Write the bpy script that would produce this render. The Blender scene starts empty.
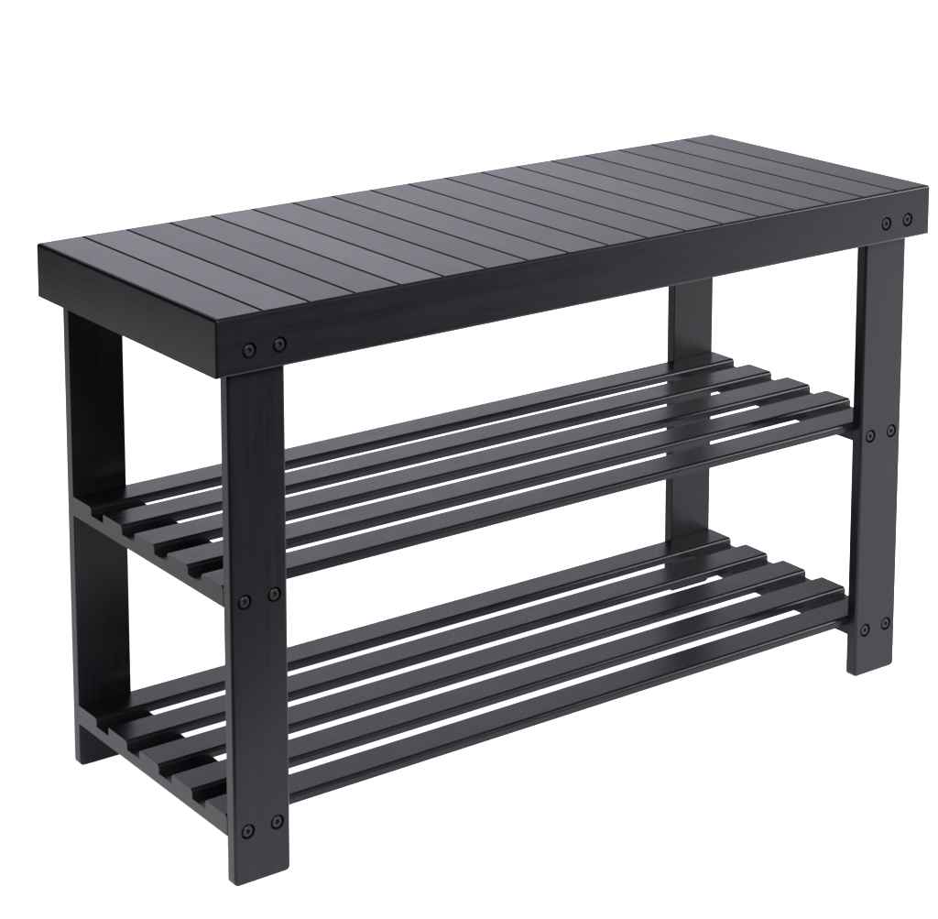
import bpy, bmesh, math
from mathutils import Vector

S = bpy.context.scene
COL = S.collection
S.view_settings.view_transform = 'Standard'
S.view_settings.look = 'None'
S.view_settings.exposure = 0
S.cycles.max_bounces = 8

# ------------------------------------------------------------ dimensions (metres)
L, D, H = 0.700, 0.26453, 0.42406          # seat length, depth, height
AH, AT = 0.04201, 0.0108                   # apron height and thickness
LW, LT = 0.04734, 0.01014                  # leg width and thickness
IX, IY = 0.01525, 0.0111                   # leg inset from seat end / front
ZM, ZB = 0.22345, 0.05129                  # top of the two slat shelves
SW, ST, RT = 0.0292, 0.0068, 0.0084        # slat width, thickness, rail thickness
SX = 0.01500                               # slat end inset
PLANKS = 18

# ------------------------------------------------------------ materials
def painted_wood(name, stretch, tone=1.0, plank=False):
    m = bpy.data.materials.new(name); m.use_nodes = True
    nt = m.node_tree; N = nt.nodes; K = nt.links
    bsdf = N['Principled BSDF']
    tc = N.new('ShaderNodeTexCoord')
    oi = N.new('ShaderNodeObjectInfo')
    off = N.new('ShaderNodeVectorMath'); off.operation = 'MULTIPLY_ADD'
    off.inputs[1].default_value = (7.3, 5.1, 9.7)
    K.new(oi.outputs['Random'], off.inputs[0]); K.new(tc.outputs['Object'], off.inputs[2])
    vec = off.outputs[0]
    sep = None
    if plank:                               # every plank gets its own piece of grain and sheen
        sep = N.new('ShaderNodeSeparateXYZ'); K.new(tc.outputs['Object'], sep.inputs[0])
        d = N.new('ShaderNodeMath'); d.operation = 'DIVIDE'; d.inputs[1].default_value = L/PLANKS
        K.new(sep.outputs['X'], d.inputs[0])
        fl = N.new('ShaderNodeMath'); fl.operation = 'FLOOR'; K.new(d.outputs[0], fl.inputs[0])
        wn = N.new('ShaderNodeTexWhiteNoise'); wn.noise_dimensions = '1D'; K.new(fl.outputs[0], wn.inputs['W'])
        ad = N.new('ShaderNodeVectorMath'); ad.operation = 'MULTIPLY_ADD'; ad.inputs[1].default_value = (3, 4, 5)
        K.new(wn.outputs['Color'], ad.inputs[0]); K.new(vec, ad.inputs[2]); vec = ad.outputs[0]
    mp = N.new('ShaderNodeMapping'); mp.inputs['Scale'].default_value = stretch
    K.new(vec, mp.inputs['Vector'])
    grain = N.new('ShaderNodeTexNoise'); grain.inputs['Scale'].default_value = 1.0
    grain.inputs['Detail'].default_value = 5; grain.inputs['Roughness'].default_value = 0.6
    K.new(mp.outputs[0], grain.inputs['Vector'])
    mott = N.new('ShaderNodeTexNoise'); mott.inputs['Scale'].default_value = 26
    mott.inputs['Detail'].default_value = 3
    K.new(vec, mott.inputs['Vector'])
    # colour
    cr = N.new('ShaderNodeValToRGB')
    b = 0.0048*tone
    cr.color_ramp.elements[0].position = 0.3; cr.color_ramp.elements[0].color = (b*0.74, b*0.80, b*0.96, 1)
    cr.color_ramp.elements[1].position = 0.7; cr.color_ramp.elements[1].color = (b*1.06, b*1.14, b*1.38, 1)
    K.new(grain.outputs['Fac'], cr.inputs['Fac'])
    K.new(cr.outputs['Color'], bsdf.inputs['Base Color'])
    # roughness
    mix = N.new('ShaderNodeMath'); mix.operation = 'ADD'
    K.new(grain.outputs['Fac'], mix.inputs[0]); K.new(mott.outputs['Fac'], mix.inputs[1])
    mr = N.new('ShaderNodeMapRange'); mr.inputs['From Min'].default_value = 0.6; mr.inputs['From Max'].default_value = 1.4
    mr.inputs['To Min'].default_value = 0.275 if plank else 0.25; mr.inputs['To Max'].default_value = 0.305 if plank else 0.33
    K.new(mix.outputs[0], mr.inputs['Value'])
    rough = mr.outputs[0]
    if plank:
        a2 = N.new('ShaderNodeMath'); a2.operation = 'MULTIPLY_ADD'; a2.inputs[1].default_value = 0.04
        K.new(wn.outputs['Value'], a2.inputs[0]); K.new(rough, a2.inputs[2]); rough = a2.outputs[0]
    K.new(rough, bsdf.inputs['Roughness'])
    bsdf.inputs['Specular IOR Level'].default_value = SPEC
    bsdf.inputs['Specular Tint'].default_value = (0.94, 0.94, 1.0, 1)
    bp = N.new('ShaderNodeBump'); bp.inputs['Strength'].default_value = 0.025 if plank else 0.036; bp.inputs['Distance'].default_value = 0.0006
    K.new(grain.outputs['Fac'], bp.inputs['Height']); K.new(bp.outputs[0], bsdf.inputs['Normal'])
    return m

SPEC = 0.128
WOOD_X = painted_wood('black_painted_wood_along', (9, 190, 190))
WOOD_Y = painted_wood('black_painted_wood_across', (190, 9, 190))
WOOD_Z = painted_wood('black_painted_wood_upright', (190, 190, 9))
WOOD_TOP = painted_wood('black_painted_seat_planks', (190, 9, 190), plank=True)

def simple(name, col, rough, metal=0.0, spec=0.5):
    m = bpy.data.materials.new(name); m.use_nodes = True
    nt = m.node_tree; N = nt.nodes
    b = N['Principled BSDF']
    b.inputs['Base Color'].default_value = (*col, 1); b.inputs['Metallic'].default_value = metal
    b.inputs['Specular IOR Level'].default_value = spec
    n = N.new('ShaderNodeTexNoise'); n.inputs['Scale'].default_value = 900
    r = N.new('ShaderNodeMapRange'); r.inputs['To Min'].default_value = rough*0.85; r.inputs['To Max'].default_value = rough*1.15
    nt.links.new(n.outputs['Fac'], r.inputs['Value']); nt.links.new(r.outputs[0], b.inputs['Roughness'])
    return m
BOLT = simple('black_oxide_steel', (0.006, 0.006, 0.007), 0.38, 0.0, 0.16)
SOCKET = simple('socket_shadow', (0.004, 0.004, 0.004), 0.6)

# ------------------------------------------------------------ mesh helpers
def box_bm(x0, x1, y0, y1, z0, z1, r=0.0, seg=10):
    bm = bmesh.new()
    v = [bm.verts.new((x, y, z)) for x in (x0, x1) for y in (y0, y1) for z in (z0, z1)]
    for f in ((0,1,3,2), (4,6,7,5), (0,4,5,1), (2,3,7,6), (0,2,6,4), (1,5,7,3)):
        bm.faces.new([v[i] for i in f])
    bmesh.ops.recalc_face_normals(bm, faces=bm.faces)
    if r:
        bmesh.ops.bevel(bm, geom=list(bm.edges), offset=r, offset_type='OFFSET', segments=seg, profile=0.5, affect='EDGES', clamp_overlap=True)
    return bm

def mesh_of(bm, name):
    bmesh.ops.recalc_face_normals(bm, faces=bm.faces)
    me = bpy.data.meshes.new(name); bm.to_mesh(me); bm.free()
    return me

def link(name, me, mat, parent=None):
    o = bpy.data.objects.new(name, me); COL.objects.link(o)
    if mat: me.materials.clear(); me.materials.append(mat)
    o.parent = parent
    return o

def cut(me, cutters):
    """subtract cutter meshes from a mesh; nothing of the cutters stays in the scene"""
    o = bpy.data.objects.new('tmp', me); COL.objects.link(o)
    tmp = []
    for c in cutters:
        k = bpy.data.objects.new('tmp_cut', c); COL.objects.link(k); tmp.append(k)
        md = o.modifiers.new('b', 'BOOLEAN'); md.operation = 'DIFFERENCE'; md.solver = 'EXACT'; md.object = k
    dg = bpy.context.evaluated_depsgraph_get(); dg.update()
    new = bpy.data.meshes.new_from_object(o.evaluated_get(dg))
    for k in tmp: bpy.data.objects.remove(k)
    bpy.data.objects.remove(o)
    return new

def cyl_mesh(x, z, ya, yb, r, seg=40):
    bm = bmesh.new()
    a = [bm.verts.new((x+r*math.cos(t), ya, z+r*math.sin(t))) for t in [2*math.pi*i/seg for i in range(seg)]]
    b = [bm.verts.new((v.co.x, yb, v.co.z)) for v in a]
    bm.faces.new(a); bm.faces.new(b[::-1])
    for i in range(seg): bm.faces.new((a[i], b[i], b[(i+1)%seg], a[(i+1)%seg]))
    return mesh_of(bm, 'cutter')

HOLE_R, HOLE_D = 0.0058, 0.0036
def holed(bm, name, spots, yface, sgn):
    """board mesh with a shallow round counterbore for each bolt; sgn -1: bolts enter from the front face"""
    me = mesh_of(bm, name)
    return cut(me, [cyl_mesh(x, z, yface+sgn*0.004, yface-sgn*HOLE_D, HOLE_R) for x, z in spots])

def bolt_mesh():
    """socket-cap bolt seen from -Y: chamfered head with a hexagonal socket"""
    bm = bmesh.new(); n = 36
    prof = [(0.0041, 0.0), (0.0041, -0.0027), (0.0039, -0.0031), (0.0036, -0.0033), (0.0030, -0.0034)]      # radius, y
    rings = [[bm.verts.new((r*math.cos(2*math.pi*i/n), y, r*math.sin(2*math.pi*i/n))) for i in range(n)] for r, y in prof]
    hexr = 0.0020
    def hx(t):
        k = (t + math.pi/6) % (math.pi/3) - math.pi/6
        return hexr*math.cos(math.pi/6)/math.cos(k)
    for y in (-0.00335, -0.0004):
        rings.append([bm.verts.new((hx(2*math.pi*i/n)*math.cos(2*math.pi*i/n), y, hx(2*math.pi*i/n)*math.sin(2*math.pi*i/n))) for i in range(n)])
    for j, (a, b) in enumerate(zip(rings, rings[1:])):
        for i in range(n):
            f = bm.faces.new((a[i], a[(i+1)%n], b[(i+1)%n], b[i]))
            f.material_index = 1 if j == len(rings)-2 else 0
            f.smooth = False
    f = bm.faces.new(rings[-1]); f.material_index = 1
    bm.faces.new(rings[0])
    me = mesh_of(bm, 'bolt'); me.materials.append(BOLT); me.materials.append(SOCKET)
    return me
BM = bolt_mesh()
def bolts(parent, spots, yface, sgn):
    for k, (x, z) in enumerate(spots):
        o = bpy.data.objects.new('bolt', BM); COL.objects.link(o); o.parent = parent
        o.location = (x, yface - sgn*HOLE_D, z)
        o.rotation_euler = (0, 0.4 + 1.7*k, 0) if sgn < 0 else (0, 0.4 + 1.7*k, math.pi)

# ------------------------------------------------------------ the bench
bench = bpy.data.objects.new('shoe_bench', None); COL.objects.link(bench)
bench.empty_display_size = 0.1
bench['label'] = 'black painted wooden shoe bench with planked seat and two slatted shelves'
bench['category'] = 'shoe bench'

# seat: one panel of 18 planks running front to back, with a fine groove between neighbours
E0 = 0.0022
def seat_mesh():
    top, bot, g, gd, c = H, H-0.006, 0.0008, 0.0024, 0.0005
    pts = [(E0, bot), (E0, top-c), (E0+c, top)]
    for i in range(1, PLANKS):
        x = L*i/PLANKS
        pts += [(x-g-c, top), (x-g, top-c), (x-g, top-gd), (x+g, top-gd), (x+g, top-c), (x+g+c, top)]
    pts += [(L-E0-c, top), (L-E0, top-c), (L-E0, bot)]
    bm = bmesh.new()
    a = [bm.verts.new((x, E0, z)) for x, z in pts]; b = [bm.verts.new((x, D-E0, z)) for x, z in pts]
    n = len(pts)
    for i in range(n): bm.faces.new((a[i], b[i], b[(i+1)%n], a[(i+1)%n]))
    bm.faces.new(a); bm.faces.new(b[::-1])
    return mesh_of(bm, 'seat')
link('seat', seat_mesh(), WOOD_TOP, bench)

AB = 0.0021
def rabbet(): return mesh_of(box_bm(E0-1e-4, L-E0+1e-4, E0-1e-4, D-E0+1e-4, H-0.0062, H+0.01), 'cutter')
XLs = (IX, L-IX-LW)
BI, BJ = 0.0112, 0.02598
seat_spots = [(IX+BI, H-BJ), (IX+LW-BI, H-BJ), (L-IX-LW+BI, H-BJ), (L-IX-BI, H-BJ)]
def apron_bm(y0, yf):
    bm = box_bm(0, L, y0, y0+AT, H-AH, H-0.0002)
    yi = 2*y0+AT-yf
    ed = [e for e in bm.edges if not all(abs(v.co.y-yi) < 1e-6 for v in e.verts)]
    ed = [e for e in ed if not (all(v.co.z < H-AH+1e-6 for v in e.verts) and abs(e.verts[0].co.x-e.verts[1].co.x) < 1e-6)]
    bmesh.ops.bevel(bm, geom=ed, offset=AB, offset_type='OFFSET', segments=10, profile=0.5, affect='EDGES')
    return bm
for y0, sgn in ((0, -1), (D-AT, 1)):
    yf = 0 if sgn < 0 else D
    me = holed(apron_bm(y0, yf), 'apron', seat_spots, yf, sgn)
    a = link('apron', cut(me, [rabbet()]), WOOD_X, bench)
    bolts(a, seat_spots, yf, sgn)
for x0 in (0, L-AT):
    me = mesh_of(box_bm(x0, x0+AT, AT, D-AT, H-AH, H-0.0002, 0), 'apron')
    bm = bmesh.new(); bm.from_mesh(me)
    xe = 0 if x0 == 0 else L
    ed = [e for e in bm.edges if all(abs(v.co.x-xe) < 1e-6 for v in e.verts) and all(v.co.z > H-0.001 for v in e.verts)]
    bmesh.ops.bevel(bm, geom=ed, offset=AB, offset_type='OFFSET', segments=10, profile=0.5, affect='EDGES')
    me = mesh_of(bm, 'apron')
    link('apron', cut(me, [rabbet()]), WOOD_Y, bench)

# legs: flat boards, broad side to the front, two pairs of bolts each
def leg_bm(xl, y0, yf):
    bm = box_bm(xl, xl+LW, y0, y0+LT, 0, H-0.0065)
    near = lambda v: abs(v.co.y-yf) < 1e-6
    foot = [e for e in bm.edges if all(v.co.z < 1e-6 for v in e.verts) and abs(e.verts[0].co.y-e.verts[1].co.y) > 1e-4]
    bmesh.ops.bevel(bm, geom=foot, offset=0.0038, offset_type='OFFSET', segments=8, profile=0.5, affect='EDGES')
    face = [f for f in bm.faces if all(near(v) for v in f.verts)][0]
    back = [f for f in bm.faces if all(abs(v.co.y-(2*y0+LT-yf)) < 1e-6 for v in f.verts)][0]
    be = list(back.edges)
    bmesh.ops.bevel(bm, geom=list(face.edges), offset=0.0021, offset_type='OFFSET', segments=8, profile=0.5, affect='EDGES')
    bmesh.ops.bevel(bm, geom=[e for e in be if e.is_valid], offset=0.0006, offset_type='OFFSET', segments=3, profile=0.5, affect='EDGES')
    return bm
zbolt = [ZM-ST-RT/2, ZB-ST-RT/2]
for xl in XLs:
    for y0, sgn in ((IY, -1), (D-IY-LT, 1)):
        yf = y0 if sgn < 0 else y0+LT
        spots = [(xl+b, z) for z in zbolt for b in (BI, LW-BI)]
        me = holed(leg_bm(xl, y0, yf), 'leg', spots, yf, sgn)
        lg = link('leg', me, WOOD_Z, bench)
        bolts(lg, spots, yf, sgn)

# shelves: cross rail between each pair of legs, five slats lying on the rails
Y0, Y1 = IY+LT+0.00002, D-IY-LT-0.00002
pitch = (Y1-Y0-SW)/4
for zt in (ZM, ZB):
    for x0 in (SX, L-IX-LW):
        x1 = IX+LW if x0 == SX else L-SX
        link('rail', mesh_of(box_bm(x0, x1, Y0, Y1, zt-ST-RT, zt-ST-0.00002), 'rail'), WOOD_Y, bench)
    for i in range(5):
        y = Y0 + i*pitch
        bm = box_bm(SX, L-SX, y, y+SW, zt-ST, zt)
        ed = [e for e in bm.edges if all(abs(v.co.z-zt) < 1e-6 for v in e.verts) and abs(e.verts[0].co.x-e.verts[1].co.x) > 0.1]
        for e, r, n in [(e, *((0.0030, 14) if e.verts[0].co.y < y+0.001 else (0.0009, 5))) for e in ed]:
            bmesh.ops.bevel(bm, geom=[e], offset=r, offset_type='OFFSET', segments=n, profile=0.5, affect='EDGES')
        link('slat', mesh_of(bm, 'slat'), WOOD_X, bench)

# ------------------------------------------------------------ white studio sweep: floor made to glow, backdrop curving up behind it
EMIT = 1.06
def sweep():
    m = bpy.data.materials.new('white_glowing_floor'); m.use_nodes = True
    b = m.node_tree.nodes['Principled BSDF']
    n = m.node_tree.nodes.new('ShaderNodeTexNoise'); n.inputs['Scale'].default_value = 3
    r = m.node_tree.nodes.new('ShaderNodeValToRGB')
    r.color_ramp.elements[0].color = (0.86, 0.86, 0.87, 1); r.color_ramp.elements[1].color = (0.9, 0.9, 0.9, 1)
    m.node_tree.links.new(n.outputs['Fac'], r.inputs['Fac']); m.node_tree.links.new(r.outputs['Color'], b.inputs['Base Color'])
    b.inputs['Roughness'].default_value = 0.8; b.inputs['Specular IOR Level'].default_value = 0.2
    b.inputs['Emission Color'].default_value = (0.955, 0.965, 1.05, 1); b.inputs['Emission Strength'].default_value = EMIT  # added glow: clears contact shadows to white, cool tint for the reflections
    R = 1.5
    table = [(-0.42, -0.06), (-0.41, -0.015), (-0.39, 0.0), (4.0, 0.0), (6.98, 0.0)]
    wall = [(7.0, 0.0)] + [(7.0+R*math.sin(t), R-R*math.cos(t)) for t in [math.pi/2*i/16 for i in range(1, 17)]] + [(8.5, 6.0)]
    # laid out square to the camera's heading, as a studio sweep is
    ang = -0.58625; c, s = math.cos(ang), math.sin(ang)
    def P(u, v, z): return (0.35 + u*c - v*s, 0.13 + u*s + v*c, z)
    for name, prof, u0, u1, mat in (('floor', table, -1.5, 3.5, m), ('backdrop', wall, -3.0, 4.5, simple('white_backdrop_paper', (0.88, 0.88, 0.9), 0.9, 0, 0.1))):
        bm = bmesh.new()
        a = [bm.verts.new(P(u0, v, z)) for v, z in prof]; b2 = [bm.verts.new(P(u1, v, z)) for v, z in prof]
        for i in range(len(prof)-1):
            f = bm.faces.new((a[i], b2[i], b2[i+1], a[i+1])); f.smooth = True
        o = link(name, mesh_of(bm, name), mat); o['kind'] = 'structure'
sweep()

# ------------------------------------------------------------ light
w = bpy.data.worlds.new('World'); S.world = w; w.use_nodes = True
w.node_tree.nodes['Background'].inputs['Color'].default_value = (0.95, 0.97, 1.0, 1)
w.node_tree.nodes['Background'].inputs['Strength'].default_value = 0.05

def softbox(name, loc, target, sx, sy, power, col=(1, 1, 1)):
    d = bpy.data.lights.new(name, 'AREA'); d.shape = 'RECTANGLE'; d.size = sx; d.size_y = sy
    d.energy = power; d.color = col
    o = bpy.data.objects.new(name, d); COL.objects.link(o); o.location = loc
    o.rotation_euler = (Vector(target)-Vector(loc)).to_track_quat('-Z', 'Y').to_euler()
    return o
softbox('softbox_right', (2.4, -1.2, 1.25), (0.6, 0.1, 0.25), 0.5, 1.1, 78)
softbox('softbox_front', (-0.1, -2.3, 1.8), (0.3, 0.1, 0.3), 1.0, 0.8, 190)
softbox('softbox_back', (2.4, 4.6, 3.8), (4.5, 7.7, 2.0), 3.0, 1.4, 275, (0.95, 0.96, 1.07))

# ------------------------------------------------------------ camera
cd = bpy.data.cameras.new('Camera'); cam = bpy.data.objects.new('Camera', cd); COL.objects.link(cam)
cam.location = (-0.82899, -1.36688, 0.88054)
cam.rotation_euler = (1.40981, 0.01039, -0.58625)
cd.sensor_fit = 'HORIZONTAL'; cd.sensor_width = 36
cd.lens = 2431.386/938*36
cd.shift_x = (469-305.623)/938
cd.shift_y = (32.83-459.5)/938
cd.clip_start = 0.05; cd.clip_end = 100
S.camera = cam
